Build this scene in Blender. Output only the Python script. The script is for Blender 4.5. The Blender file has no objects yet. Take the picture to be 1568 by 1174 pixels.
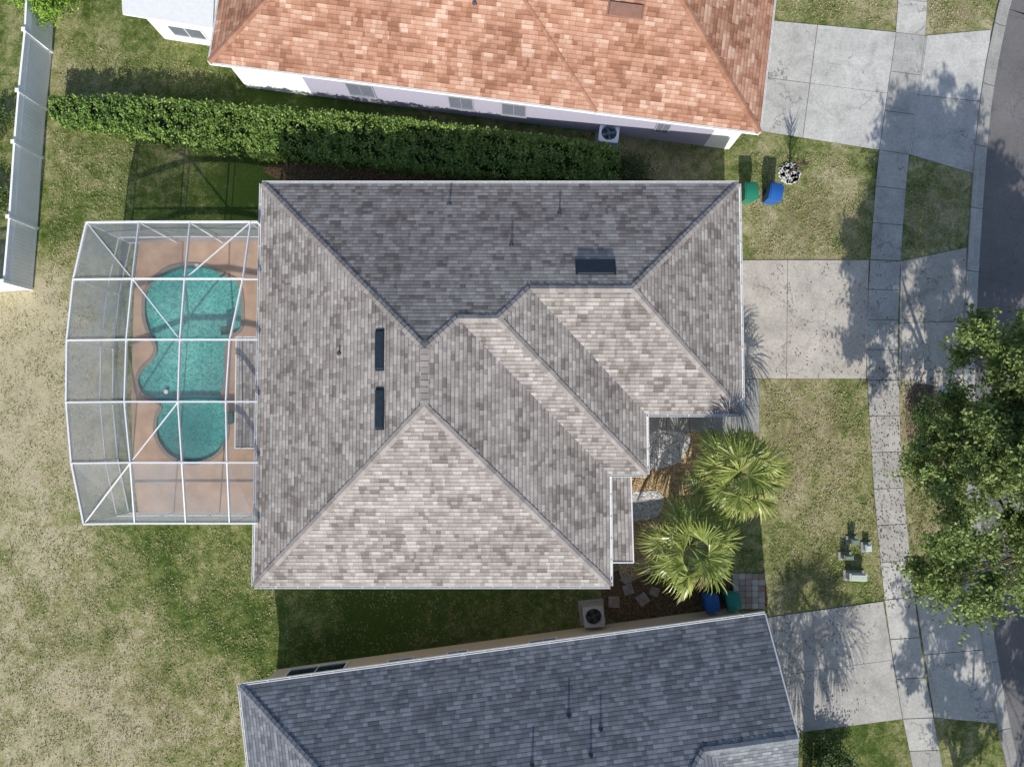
import bpy, math, random, bmesh
import numpy as np
from mathutils import Vector, Matrix
random.seed(7); rng=np.random.default_rng(7)
scene=bpy.context.scene
# ---------------------------------------------------------------- camera model
F=1056.0; DIST=32.0; T=math.radians(3.0)
CZ=DIST*math.cos(T); CY=-DIST*math.sin(T)
def P(u,v,z=0.0):
    a=(u-784)/F; b=(587-v)/F
    d=Vector((a, math.sin(T)+b*math.cos(T), -math.cos(T)+b*math.sin(T)))
    s=(CZ-z)/(-d.z)
    return Vector((d.x*s, CY+d.y*s, z))
cam=bpy.data.cameras.new("camera"); co=bpy.data.objects.new("camera",cam)
scene.collection.objects.link(co); scene.camera=co
cam.sensor_width=36; cam.lens=F/1568*36; cam.clip_end=3000
co.location=(0,CY,CZ); co.rotation_euler=(T,0,0)
# ---------------------------------------------------------------- light
ELEV=math.radians(31.5); hx,hy=0.05,0.9987
d=Vector((hx*math.cos(ELEV),hy*math.cos(ELEV),-math.sin(ELEV)))
sl=bpy.data.lights.new("sun",'SUN'); sl.energy=5.0; sl.angle=math.radians(0.5); sl.color=(1,0.955,0.885)
so=bpy.data.objects.new("sun",sl); scene.collection.objects.link(so)
so.rotation_euler=d.to_track_quat('-Z','Y').to_euler(); so.location=(0,-20,40)
w=bpy.data.worlds.new("World"); scene.world=w; w.use_nodes=True
nt=w.node_tree; bg=nt.nodes["Background"]
sky=nt.nodes.new("ShaderNodeTexSky"); sky.sky_type='NISHITA'; sky.sun_disc=False
sky.sun_elevation=ELEV; sky.sun_rotation=math.atan2(-hx,-hy)
nt.links.new(sky.outputs[0],bg.inputs[0]); bg.inputs[1].default_value=0.15
scene.view_settings.view_transform='Standard'
scene.view_settings.look='None'; scene.view_settings.exposure=0
# ---------------------------------------------------------------- node helper
class M:
    def __init__(s,name,rough=0.8,spec=0.3):
        s.m=bpy.data.materials.new(name); s.m.use_nodes=True; s.nt=s.m.node_tree
        s.b=s.nt.nodes["Principled BSDF"]; s.b.inputs["Roughness"].default_value=rough
        s.b.inputs["Specular IOR Level"].default_value=spec
        s.out=s.nt.nodes["Material Output"]
    def n(s,t,ins=None,**kw):
        nd=s.nt.nodes.new("ShaderNode"+t)
        for k,v in kw.items(): setattr(nd,k,v)
        if ins:
            for k,v in ins.items(): s.set(nd.inputs[k],v)
        return nd
    def set(s,sock,v):
        if isinstance(v,bpy.types.NodeSocket): s.nt.links.new(v,sock)
        else:
            if sock.type=='RGBA' and len(v)==3: v=(*v,1)
            sock.default_value=v
    def math(s,op,a,b=None,c=None,clamp=False):
        nd=s.nt.nodes.new("ShaderNodeMath"); nd.operation=op; nd.use_clamp=clamp
        s.set(nd.inputs[0],a)
        if b is not None: s.set(nd.inputs[1],b)
        if c is not None: s.set(nd.inputs[2],c)
        return nd.outputs[0]
    def mix(s,f,a,b,bt='MIX'):
        nd=s.nt.nodes.new("ShaderNodeMix"); nd.data_type='RGBA'; nd.blend_type=bt
        s.set(nd.inputs[0],f); s.set(nd.inputs[6],a); s.set(nd.inputs[7],b)
        return nd.outputs[2]
    def noise(s,vec,scale,detail=4,rough=.55,dist=0):
        return s.n("TexNoise",{"Vector":vec,"Scale":scale,"Detail":detail,"Roughness":rough,"Distortion":dist}).outputs["Fac"]
    def ramp(s,f,stops,interp='LINEAR'):
        nd=s.n("ValToRGB",{"Fac":f}); cr=nd.color_ramp; cr.interpolation=interp
        while len(cr.elements)>1: cr.elements.remove(cr.elements[-1])
        cr.elements[0].position=stops[0][0]; c=stops[0][1]
        cr.elements[0].color=(*c,1) if isinstance(c,tuple) else (c,c,c,1)
        for p,c in stops[1:]:
            e=cr.elements.new(p); e.color=(*c,1) if isinstance(c,tuple) else (c,c,c,1)
        return nd.outputs[0]
    def obj(s): return s.n("TexCoord").outputs["Object"]
    def warp(s,o,scale,amt,detail=5):
        nz=s.n("TexNoise",{"Vector":o,"Scale":scale,"Detail":detail,"Roughness":.6}).outputs["Color"]
        ce=s.n("VectorMath",{0:nz,1:(.5,.5,.5)},operation='SUBTRACT').outputs[0]
        sc=s.n("VectorMath",{0:ce,"Scale":amt},operation='SCALE').outputs[0]
        return s.n("VectorMath",{0:o,1:sc},operation='ADD').outputs[0]
    def bump(s,h,strength=.5,dist=.02):
        s.nt.links.new(s.n("Bump",{"Height":h,"Strength":strength,"Distance":dist}).outputs[0],s.b.inputs["Normal"])
    def col(s,c): s.set(s.b.inputs["Base Color"],c); return s
def plain(name,c,rough=.6,spec=.3,var=.12,scale=6,metal=0):
    m=M(name,rough,spec); o=m.obj(); n=m.noise(o,scale,5,.6)
    a=tuple(x*(1-var) for x in c); b=tuple(min(1,x*(1+var)) for x in c)
    m.col(m.ramp(n,[(.3,a),(.7,b)])); m.b.inputs["Metallic"].default_value=metal
    return m.m
# ---------------------------------------------------------------- mesh helpers
class MB:
    def __init__(s): s.v=[]; s.f=[]
    def quad(s,*p):
        i=len(s.v); s.v+= [tuple(x) for x in p]; s.f.append(tuple(range(i,i+len(p))))
    def prism(s,pts,z0,z1):
        n=len(pts); i=len(s.v)
        s.v+=[(p[0],p[1],z0) for p in pts]+[(p[0],p[1],z1) for p in pts]
        s.f.append(tuple(i+n+k for k in range(n))); s.f.append(tuple(i+k for k in reversed(range(n))))
        for k in range(n): s.f.append((i+k,i+(k+1)%n,i+n+(k+1)%n,i+n+k))
    def box(s,c,size,rot=0,taper=1.0):
        cx,cy,cz=c; sx,sy,sz=[q/2 for q in size]; cr,sr=math.cos(rot),math.sin(rot); i=len(s.v)
        for z,t in ((-sz,taper),(sz,1)):
            for x,y in((-sx,-sy),(sx,-sy),(sx,sy),(-sx,sy)):
                x*=t;y*=t
                s.v.append((cx+x*cr-y*sr,cy+x*sr+y*cr,cz+z))
        for q in((3,2,1,0),(4,5,6,7),(0,1,5,4),(1,2,6,5),(2,3,7,6),(3,0,4,7)): s.f.append(tuple(i+k for k in q))
    def bar(s,a,b,w=.08,h=None):
        a=Vector(a);b=Vector(b);h=h or w; dd=(b-a); 
        if dd.length<1e-5: return
        dd.normalize(); up=Vector((0,0,1)) if abs(dd.z)<.95 else Vector((1,0,0))
        x=dd.cross(up).normalized()*w/2; y=x.cross(dd).normalized()*h/2; i=len(s.v)
        for p in(a,b):
            for q in(-x-y,x-y,x+y,-x+y): s.v.append(tuple(p+q))
        for q in((0,1,2,3),(7,6,5,4),(0,4,5,1),(1,5,6,2),(2,6,7,3),(3,7,4,0)): s.f.append(tuple(i+k for k in q))
    def tube(s,pts,rad,n=8,cap=True):
        pts=[Vector(p) for p in pts]; base=len(s.v)
        for k,p in enumerate(pts):
            t=(pts[min(k+1,len(pts)-1)]-pts[max(k-1,0)]).normalized()
            up=Vector((1,0,0)) if abs(t.z)>.7 else Vector((0,0,1))
            x=t.cross(up).normalized(); y=t.cross(x)
            for j in range(n):
                a=2*math.pi*j/n; s.v.append(tuple(p+(x*math.cos(a)+y*math.sin(a))*rad[k]))
        for k in range(len(pts)-1):
            for j in range(n):
                s.f.append((base+k*n+j,base+k*n+(j+1)%n,base+(k+1)*n+(j+1)%n,base+(k+1)*n+j))
        if cap:
            s.f.append(tuple(base+j for j in range(n))); s.f.append(tuple(base+(len(pts)-1)*n+j for j in range(n)))
    def build(s,name,mat,parent=None,smooth=False):
        me=bpy.data.meshes.new(name); me.from_pydata(s.v,[],s.f); me.materials.append(mat)
        o=bpy.data.objects.new(name,me); scene.collection.objects.link(o)
        if parent: o.parent=parent
        if smooth:
            for p in me.polygons: p.use_smooth=True
        me.update(); return o
def empty(name):
    o=bpy.data.objects.new(name,None); scene.collection.objects.link(o); o.empty_display_size=.3; return o
def smooth_loop(pts,n=6,closed=True):
    out=[];L=len(pts)
    rngk=range(L) if closed else range(L-1)
    for i in rngk:
        if closed: p0,p1,p2,p3=pts[i-1],pts[i],pts[(i+1)%L],pts[(i+2)%L]
        else: p0,p1,p2,p3=pts[max(i-1,0)],pts[i],pts[i+1],pts[min(i+2,L-1)]
        for k in range(n):
            t=k/n
            out.append(tuple(.5*((2*p1[j])+(-p0[j]+p2[j])*t+(2*p0[j]-5*p1[j]+4*p2[j]-p3[j])*t*t+(-p0[j]+3*p1[j]-3*p2[j]+p3[j])*t**3) for j in(0,1)))
    if not closed: out.append(tuple(pts[-1][:2]))
    return out
def px(l,z=0): return [P(u,v,z) for u,v in l]
def blend_at(m,o,blobs):
    acc=None
    for u,v,r,a in blobs:
        p=P(u,v)
        dd=m.n("VectorMath",{0:o,1:(p.x,p.y,0)},operation='DISTANCE').outputs["Value"]
        mr=m.n("MapRange",{"Value":dd,"From Min":r/33.0,"From Max":r/33.0*.15,"To Min":0,"To Max":a},interpolation_type='SMOOTHSTEP').outputs[0]
        acc=mr if acc is None else m.math('ADD',acc,mr)
    return acc
# ---------------------------------------------------------------- materials
def lawn():
    m=M("lawn_mat",.95,.1); o=m.obj()
    ow=m.warp(o,.35,5.5,7)
    big=m.noise(o,.30,8,.72,.5); mid=m.noise(o,2.2,7,.78,.5); fine=m.noise(o,11,5,.8); hair=m.noise(o,38,3,.85)
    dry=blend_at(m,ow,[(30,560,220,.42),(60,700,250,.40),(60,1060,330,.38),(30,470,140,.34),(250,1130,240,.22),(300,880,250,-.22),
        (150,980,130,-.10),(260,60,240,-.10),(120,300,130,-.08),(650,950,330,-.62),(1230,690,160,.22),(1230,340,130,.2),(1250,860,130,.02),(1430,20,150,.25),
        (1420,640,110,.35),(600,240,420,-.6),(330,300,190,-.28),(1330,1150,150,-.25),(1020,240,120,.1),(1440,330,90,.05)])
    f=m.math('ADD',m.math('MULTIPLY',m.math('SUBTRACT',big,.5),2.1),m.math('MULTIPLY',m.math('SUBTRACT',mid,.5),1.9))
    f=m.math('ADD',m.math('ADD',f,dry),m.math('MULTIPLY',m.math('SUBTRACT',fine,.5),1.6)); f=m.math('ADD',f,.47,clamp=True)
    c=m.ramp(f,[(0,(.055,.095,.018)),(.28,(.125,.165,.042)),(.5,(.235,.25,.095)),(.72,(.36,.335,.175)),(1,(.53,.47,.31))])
    brown=blend_at(m,ow,[(1430,640,120,.6),(1300,330,140,.36),(1200,370,130,.42),(1230,640,160,.46),(1440,30,130,.6),(1290,20,110,.35),(1030,240,170,.5),
        (750,180,330,.45),(1240,900,120,.32),(250,170,260,.28),(1440,830,130,.4),(760,1000,250,.36),(930,900,120,.4),(1410,1150,120,.3),(1440,330,100,.38),(100,1080,300,.30),(60,620,280,.36),(1250,760,170,.28),(250,1100,160,.2)])
    bf=m.math('ADD',brown,m.math('MULTIPLY',m.math('SUBTRACT',m.noise(o,2.0,8,.8,.3),.54),4.0),clamp=True)
    bf=m.math('MULTIPLY',bf,m.math('MULTIPLY',brown,2.4,clamp=True),clamp=True)
    c=m.mix(m.math('MULTIPLY',bf,.85),c,m.ramp(fine,[(.3,(.19,.13,.08)),(.7,(.38,.295,.20))]))
    c=m.mix(.9,c,m.ramp(hair,[(.3,.36),(.5,1.0),(.68,1.8)]),'MULTIPLY')
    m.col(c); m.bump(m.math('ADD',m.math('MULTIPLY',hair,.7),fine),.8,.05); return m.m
def shingle(name,cols,rowh=.165,tabw=.25,gap=.48,coarse=.42):
    m=M(name,.93,.15); uv=m.n("UVMap").outputs[0]; sp=m.n("SeparateXYZ",{0:uv}); u,v=sp.outputs[0],sp.outputs[1]
    wob=m.noise(uv,.8,2); v=m.math('ADD',v,m.math('MULTIPLY',wob,.03))
    vr=m.math('DIVIDE',v,rowh); row=m.math('FLOOR',vr); fr=m.math('FRACT',vr)
    ro=m.n("TexWhiteNoise",{"W":row},noise_dimensions='1D').outputs[0]
    ut=m.math('ADD',m.math('DIVIDE',u,tabw),m.math('MULTIPLY',ro,7.3)); 
    ut=m.math('ADD',ut,m.math('MULTIPLY',m.math('SINE',m.math('ADD',m.math('MULTIPLY',ut,1.7),m.math('MULTIPLY',row,2.3))),.28))
    tab=m.math('FLOOR',ut); fu=m.math('FRACT',ut)
    cv=m.n("CombineXYZ",{0:tab,1:row}).outputs[0]
    wn=m.n("TexWhiteNoise",{"Vector":cv},noise_dimensions='2D').outputs[0]
    row2=m.math('FLOOR',m.math('DIVIDE',row,2))
    ro2=m.n("TexWhiteNoise",{"W":row2},noise_dimensions='1D').outputs[0]
    ut2=m.math('FLOOR',m.math('ADD',m.math('DIVIDE',u,tabw*1.9),m.math('MULTIPLY',ro2,3.1)))
    wn2=m.n("TexWhiteNoise",{"Vector":m.n("CombineXYZ",{0:ut2,1:row2,2:3}).outputs[0]},noise_dimensions='3D').outputs[0]
    f=m.math('ADD',m.math('MULTIPLY',wn,1-coarse),m.math('MULTIPLY',wn2,coarse))
    c=m.ramp(f,cols)
    line=m.ramp(fr,[(0,gap),(.16,gap+.06),(.26,1.0),(1,1.06)])  # shadow under each shingle course painted into the colour
    cut=m.ramp(fu,[(0,.7),(.07,.8),(.12,1),(1,1)])
    c=m.mix(1,c,line,'MULTIPLY'); c=m.mix(.7,c,cut,'MULTIPLY')
    g=m.noise(uv,22,3,.85); c=m.mix(.65,c,m.ramp(g,[(.3,.62),(.7,1.35)]),'MULTIPLY')
    st=m.noise(uv,.35,6,.65); c=m.mix(.8,c,m.ramp(st,[(.3,.84),(.7,1.14)]),'MULTIPLY')
    m.col(c)
    h=m.math('ADD',m.math('MULTIPLY',m.math('SUBTRACT',1.0,fr),.6),m.math('MULTIPLY',wn,.5)); h=m.math('ADD',h,m.math('MULTIPLY',g,.3))
    m.bump(h,.7,.007); return m.m
GREY=[(0.12,(.185,.165,.15)),(.33,(.275,.245,.225)),(.5,(.325,.295,.272)),(.67,(.36,.328,.304)),(.88,(.45,.415,.385))]
SLATE=[(0.1,(.12,.13,.145)),(.4,(.17,.18,.20)),(.6,(.20,.212,.234)),(.9,(.275,.288,.31))]
ORANGE=[(0.15,(.28,.135,.085)),(.35,(.38,.195,.125)),(.55,(.45,.245,.165)),(.75,(.51,.30,.21)),(.9,(.60,.41,.31))]
sh_grey=shingle("grey_shingles",GREY); sh_slate=shingle("slate_shingles",SLATE,gap=.48,coarse=.3); sh_or=shingle("orange_shingles",ORANGE,gap=.66,coarse=.55,tabw=.27,rowh=.175)
def capmat(name,a,b):
    m=M(name,.93,.15); r=m.n("NewGeometry").outputs["Random Per Island"]
    c=m.ramp(r,[(0,a),(1,b)]); g=m.noise(m.obj(),30,3,.8); m.col(m.mix(.6,c,m.ramp(g,[(.3,.7),(.7,1.25)]),'MULTIPLY')); return m.m
cap_grey=capmat("cap_grey",(.25,.225,.21),(.38,.345,.32)); cap_slate=capmat("cap_slate",(.17,.18,.2),(.23,.245,.265)); cap_or=capmat("cap_orange",(.31,.15,.095),(.43,.24,.16))
def concrete(name,c=(.54,.525,.485),crack=True,stain=.5):
    m=M(name,.9,.2); o=m.obj(); a=m.noise(o,.9,7,.7,.5); b=m.noise(o,9,6,.75); g=m.noise(o,60,2,.8)
    col=m.ramp(a,[(.28,tuple(x*(1-stain*.62) for x in c)),(.48,tuple(x*.93 for x in c)),(.7,tuple(x*1.12 for x in c))])
    col=m.mix(.8,col,m.ramp(b,[(.3,.68),(.55,1),(.75,1.12)]),'MULTIPLY')
    col=m.mix(.5,col,m.ramp(g,[(.3,.75),(.7,1.2)]),'MULTIPLY')
    sp=m.ramp(m.noise(o,3.1,8,.8,1.0),[(.60,0),(.68,1)]); col=m.mix(m.math('MULTIPLY',sp,.35),col,tuple(x*.45 for x in c))
    r=m.n("NewGeometry").outputs["Random Per Island"]; col=m.mix(1,col,m.ramp(r,[(0,.82),(1,1.08)]),'MULTIPLY')
    if crack:
        v2=m.warp(o,1.3,2.0,6)
        vo=m.n("TexVoronoi",{"Vector":v2,"Scale":.33},feature='DISTANCE_TO_EDGE').outputs["Distance"]
        ck=m.ramp(vo,[(0,1),(.004,.85),(.009,0)]); ms=m.ramp(m.noise(o,.28,2),[(.47,0),(.53,1)])
        col=m.mix(m.math('MULTIPLY',ck,m.math('MULTIPLY',ms,.8)),col,(.12,.11,.10))
    m.col(col); m.bump(b,.25,.01); return m.m
conc=concrete("concrete_mat"); conc2=concrete("curb_concrete",(.44,.43,.40),False)
conc_old=concrete("concrete_old",(.38,.38,.365),True,.6)
joint=plain("joint_mat",(.13,.115,.09),.95,.1,.3,8)
def asphalt():
    m=M("asphalt_mat",.9,.2);o=m.obj();a=m.noise(o,.5,6,.65);g=m.noise(o,32,3,.85)
    c=m.ramp(a,[(.3,(.135,.13,.13)),(.7,(.185,.178,.178))]); c=m.mix(.9,c,m.ramp(g,[(.3,.55),(.7,1.5)]),'MULTIPLY')
    vo=m.n("TexVoronoi",{"Vector":m.warp(o,1.0,2.4,6),"Scale":.3},feature='DISTANCE_TO_EDGE').outputs["Distance"]
    c=m.mix(m.math('MULTIPLY',m.ramp(vo,[(0,1),(.006,0)]),.5),c,(.04,.04,.04)); m.col(c); m.bump(g,.5,.01); return m.m
white=plain("white_paint",(.78,.78,.77),.5,.3,.05); whitef=plain("white_alu",(.76,.77,.78),.4,.4,.06)
vinyl=plain("white_vinyl",(.88,.89,.90),.45,.35,.04,2)
wall_cream=plain("cream_stucco",(.62,.54,.42),.9,.1,.08,12); wall_lav_shaded=plain("lavender_stucco_shaded",(.34,.33,.41),.9,.1,.06,12); wall_beige=plain("beige_stucco",(.66,.56,.42),.9,.1,.08,12)  # lavender wall colour is darkened to hold the main house's shadow
dark=plain("dark_plastic",(.02,.022,.025),.45,.4,.2); glassd=plain("dark_glass",(.015,.03,.05),.08,.6,.1); pipe=plain("pipe_mat",(.05,.06,.075),.6,.3)
glassb=plain("blue_grey_glass",(.14,.16,.2),.15,.6,.1)
bark=plain("bark",(.12,.095,.07),.95,.1,.35,14)
def leafmat(name,stops,tr=.3,rough=.55,patch=.6):
    m=M(name,rough,.3); r=m.n("NewGeometry").outputs["Random Per Island"]; pn=m.noise(m.obj(),1.2,3)
    f=m.math('ADD',m.math('MULTIPLY',r,1-patch*.5),m.math('MULTIPLY',m.math('SUBTRACT',pn,.25),patch),clamp=True)
    c=m.ramp(f,stops); m.col(c)
    if tr>0:
        t=m.n("BsdfTranslucent",{"Color":c}); mx=m.n("MixShader",{0:tr,1:m.b.outputs[0],2:t.outputs[0]})
        m.nt.links.new(mx.outputs[0],m.out.inputs[0])
    return m.m
leaf_oak=leafmat("oak_leaves",[(0,(.09,.13,.035)),(.4,(.18,.25,.065)),(.75,(.33,.42,.14)),(1,(.50,.58,.29))],.35)
leaf_hedge=leafmat("hedge_leaves",[(0,(.05,.10,.018)),(.4,(.11,.19,.035)),(.75,(.21,.32,.065)),(1,(.38,.47,.16))],0,.5)
leaf_palm=leafmat("palm_leaves",[(0,(.10,.15,.03)),(.4,(.23,.29,.06)),(.8,(.42,.45,.14)),(1,(.60,.58,.28))],.25,.3)
leaf_dead=leafmat("palm_dead",[(0,(.2,.14,.07)),(1,(.36,.28,.15))],.2)
# ---------------------------------------------------------------- ground
g=MB(); S=600
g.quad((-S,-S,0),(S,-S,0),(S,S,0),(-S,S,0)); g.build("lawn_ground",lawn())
curb=[(1600,-500),(1545,-60),(1530,20),(1512,110),(1500,200),(1490,330),(1482,470),(1479,600),(1484,750),(1495,880),(1512,1000),(1532,1110),(1552,1200),(1640,1600)]
cw=smooth_loop([tuple(P(u,v)[:2]) for u,v in curb],6,False)
def off(poly,dx):
    out=[]
    for i,p in enumerate(poly):
        a=Vector(poly[max(i-1,0)]);b=Vector(poly[min(i+1,len(poly)-1)]); t=(b-a).normalized(); nrm=Vector((-t.y,t.x))
        if nrm.x<0: nrm=-nrm
        out.append((p[0]+nrm.x*dx,p[1]+nrm.y*dx))
    return out
def strip(mb,a,b,za,zb):
    for i in range(len(a)-1):
        mb.quad((*a[i],za),(*a[i+1],za),(*b[i+1],zb),(*b[i],zb))
def resample(poly,step):
    out=[poly[0]];acc=0
    for i in range(len(poly)-1):
        a=Vector(poly[i]);b=Vector(poly[i+1]);L=(b-a).length;t=step-acc
        while t<=L: out.append(tuple(a+(b-a)*t/L)); t+=step
        acc=(L-(t-step))
    return out
rd=MB(); strip(rd,off(cw,.30),off(cw,8.2),.006,.006); rd.build("asphalt_road",asphalt())
cb=MB()
fin=resample(cw,.25)
for k in range(0,len(fin)-12,12):
    seg=fin[k:k+13]; s0=off(seg,-.16);s1=off(seg,-.02);s2=off(seg,.10);s3=off(seg,.42)
    def g2(l): return [tuple(Vector(l[0]).lerp(Vector(l[1]),.06))]+l[1:-1]+[tuple(Vector(l[-1]).lerp(Vector(l[-2]),.06))]
    s0,s1,s2,s3=map(g2,(s0,s1,s2,s3))
    i0=len(cb.v)
    for a in range(len(seg)):
        cb.v+=[(*s0[a],-.02),(*s0[a],.085),(*s1[a],.085),(*s2[a],.03),(*s3[a],.014),(*s3[a],-.02)]
    for a in range(len(seg)-1):
        for q in range(5): cb.f.append((i0+a*6+q,i0+(a+1)*6+q,i0+(a+1)*6+q+1,i0+a*6+q+1))
cb.build("concrete_kerb",conc2)
jb=MB(); strip(jb,off(cw,-.17),off(cw,.40),.004,.010); jb.build("kerb_joint_base",joint)
def slab_grid(mb,base,quad,nu,nv,z=.03,gap=.02,us=None,vs=None):
    a,b,c,dq=[Vector(q[:2]) for q in quad]
    us=us or [i/nu for i in range(nu+1)]; vs=vs or [i/nv for i in range(nv+1)]
    def pt(u,v): return (a.lerp(b,u)).lerp(dq.lerp(c,u),v)
    for i in range(len(us)-1):
        for j in range(len(vs)-1):
            q=[pt(us[i],vs[j]),pt(us[i+1],vs[j]),pt(us[i+1],vs[j+1]),pt(us[i],vs[j+1])]
            ce=sum(q,Vector((0,0)))/4
            q2=[]
            for p in q:
                dd=ce-p; q2.append(p+dd.normalized()*gap)
            mb.prism(q2,-.02,z+random.uniform(-.003,.003))
    if base is not None: base.quad(*[(p.x,p.y,z-.012) for p in (a,b,c,dq)])
bs=MB()
td=MB(); 
slab_grid(td,bs,px([(1184,32),(1372,50),(1346,230),(1163,201)]),0,0,us=[0,.36,1],vs=[0,.52,1])
slab_grid(td,bs,px([(1417,55),(1517,46),(1496,268),(1392,237)]),0,0,us=[0,.02,1],vs=[0,.5,1])
slab_grid(td,bs,px([(1372,50),(1417,55),(1392,237),(1346,230)]),1,3)
td.build("neighbour_driveway",concrete("drive_a",(.55,.54,.505)))
md=MB()
slab_grid(md,bs,px([(1100,398),(1330,398),(1326,580),(1100,580)]),0,0,us=[0,.46,1],vs=[0,1])
slab_grid(md,bs,px([(1379,400),(1480,379),(1477,598),(1376,582)]),0,0,us=[0,.03,1],vs=[0,.52,1])
md.build("concrete_driveway",concrete("drive_b",(.57,.525,.46)))
bd=MB()
slab_grid(bd,bs,px([(1172,945),(1352,920),(1382,1100),(1212,1122)]),0,0,us=[0,1],vs=[0,.5,1])
slab_grid(bd,bs,px([(1401,914),(1497,888),(1536,1108),(1430,1098)]),0,0,us=[0,1],vs=[0,.48,1])
bd.build("concrete_driveway",concrete("drive_c",(.52,.50,.46)))
sw=MB()
def walk(Lp,Rp,step=1.55):
    a=resample(smooth_loop([tuple(P(*p)[:2]) for p in Lp],8,False),.02); b=resample(smooth_loop([tuple(P(*p)[:2]) for p in Rp],8,False),.02)
    n=max(1,round(len(a)*.02/step))
    for k in range(n):
        i0=int(k/n*(len(a)-1));i1=int((k+1)/n*(len(a)-1));j0=int(k/n*(len(b)-1));j1=int((k+1)/n*(len(b)-1))
        slab_grid(sw,bs,[Vector(a[i0]),Vector(b[j0]),Vector(b[j1]),Vector(a[i1])],1,1)
walk([(1393,-300),(1376,-20),(1371,50)],[(1438,-300),(1421,-20),(1416,55)])
walk([(1346,230),(1338,310),(1332,398)],[(1392,237),(1385,310),(1379,400)])
walk([(1332,398),(1327,490),(1327,582)],[(1379,400),(1375,490),(1376,582)])
walk([(1328,582),(1333,680),(1341,790),(1354,918)],[(1376,582),(1379,680),(1387,790),(1400,914)])
walk([(1354,918),(1367,1010),(1382,1100)],[(1400,914),(1413,1010),(1429,1098)])
walk([(1382,1100),(1400,1190),(1440,1400)],[(1429,1098),(1446,1190),(1486,1400)])
sw.build("concrete_sidewalk",conc)
gw=MB(); slab_grid(gw,bs,px([(1090,580),(1163,580),(1163,662),(1090,662)]),1,2); slab_grid(gw,bs,px([(985,636),(1090,636),(1090,662),(985,662)]),3,1)
gw.build("entry_path",conc_old); bs.build("slab_joint_base",joint)
def rock(name,c1,c2,c3,sc=14):
    m=M(name,.9,.2);o=m.obj();v=m.n("TexVoronoi",{"Vector":o,"Scale":sc}); 
    r=m.n("SeparateColor",{0:v.outputs["Color"]}).outputs[0]
    c=m.ramp(r,[(0,c1),(.5,c2),(1,c3)]); c=m.mix(.8,c,m.ramp(v.outputs["Distance"],[(0,1.1),(.6,.9),(.9,.3)]),'MULTIPLY'); m.col(c); m.bump(m.math('SUBTRACT',1.,v.outputs["Distance"]),1,.04);return m.m
def sheet(name,pts,z,mat,smooth=True,parent=None):
    p=[tuple(q[:2]) for q in px(pts)]
    if smooth: p=smooth_loop(p,5)
    if smooth: p=[(x+random.uniform(-.04,.04),y+random.uniform(-.04,.04)) for x,y in p]
    b=MB(); b.prism(p,-.02,z); return b.build(name,mat,parent)
mulch=rock("mulch",(.09,.06,.035),(.16,.10,.05),(.24,.16,.09),18)
sheet("gravel_bed",[(960,662),(1062,662),(1080,700),(1075,790),(1040,860),(985,880),(950,880),(930,700)],.02,rock("tan_gravel",(.36,.24,.12),(.52,.36,.19),(.68,.52,.32)),True)
wr=rock("white_gravel",(.45,.44,.42),(.66,.65,.63),(.8,.8,.78),11)
sheet("white_rock_patch",[(990,664),(1052,664),(1052,690),(1030,712),(990,716)],.035,wr)
sheet("white_rock_patch",[(965,756),(1005,752),(1016,768),(1005,790),(968,795)],.035,wr)
sheet("mulch_bed",[(930,880),(1000,872),(1060,880),(1120,885),(1165,880),(1172,930),(1120,935),(940,950)],.012,mulch)
sheet("mulch_bed",[(430,275),(600,285),(900,292),(1000,290),(1000,275),(900,268),(700,262),(430,250)],.012,mulch)
sheet("mulch_bed",[(1392,594),(1440,592),(1452,640),(1440,700),(1405,715),(1388,660)],.012,rock("brown_mulch",(.14,.10,.07),(.24,.175,.125),(.34,.26,.19),18))
# ---------------------------------------------------------------- roofs
PITCH=.41
def facet(me_b,pts,uvs,z0):
    p=[Vector(q) for q in pts]
    nrm=Vector((0,0,0))
    for i in range(len(p)):
        a,b=p[i],p[(i+1)%len(p)]; nrm+=a.cross(b)
    if nrm.z<0: p.reverse(); nrm=-nrm
    nrm.normalize(); hz=Vector((nrm.x,nrm.y,0)).normalized(); e=Vector((-hz.y,hz.x,0)); up=nrm.cross(e)
    if up.z<0: up=-up
    i=len(me_b.v); me_b.v+=[tuple(q) for q in p]; me_b.f.append(tuple(range(i,i+len(p))))
    sn=up.z
    for q in p: uvs.append((q.dot(e)+40,(q.z-z0)/sn))
def roof_obj(name,facets,z0,mat,parent):
    b=MB();uvs=[]
    for f in facets: facet(b,f,uvs,z0)
    o=b.build(name,mat,parent); uvl=o.data.uv_layers.new(name="UVMap")
    for poly in o.data.polygons:
        for li in poly.loop_indices: uvl.data[li].uv=uvs[o.data.loops[li].vertex_index]
    return o
def caps(lines,mat,parent,w=.15,step=.24):
    b=MB()
    for a,c in lines:
        a=Vector(a);c=Vector(c)
        if c.z<a.z: a,c=c,a
        flat=abs(a.z-c.z)<.05; L=(c-a).length; dd=(c-a)/L
        per=Vector((-dd.y,dd.x,0)).normalized(); drop=w*PITCH*(1 if flat else .707)
        n=max(1,int(L/step))
        for k in range(n):
            p0=a+dd*(k*L/n); p1=a+dd*((k+1.1)*L/n); ww=w*random.uniform(.92,1.06)
            def ring(p,h,x): return [p+per*x+Vector((0,0,h-drop)),p+Vector((0,0,h)),p-per*x+Vector((0,0,h-drop))]
            r0=ring(p0,.038,ww); r1=ring(p1,.02,ww*.96); rb=[q-Vector((0,0,.03)) for q in r0]
            i=len(b.v); b.v+=[tuple(q) for q in r0+r1+rb]
            b.f+= [(i,i+1,i+4,i+3),(i+1,i+2,i+5,i+4),(i+6,i+7,i+1,i),(i+7,i+8,i+2,i+1)]
    return b.build("ridge_caps",mat,parent)
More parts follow.
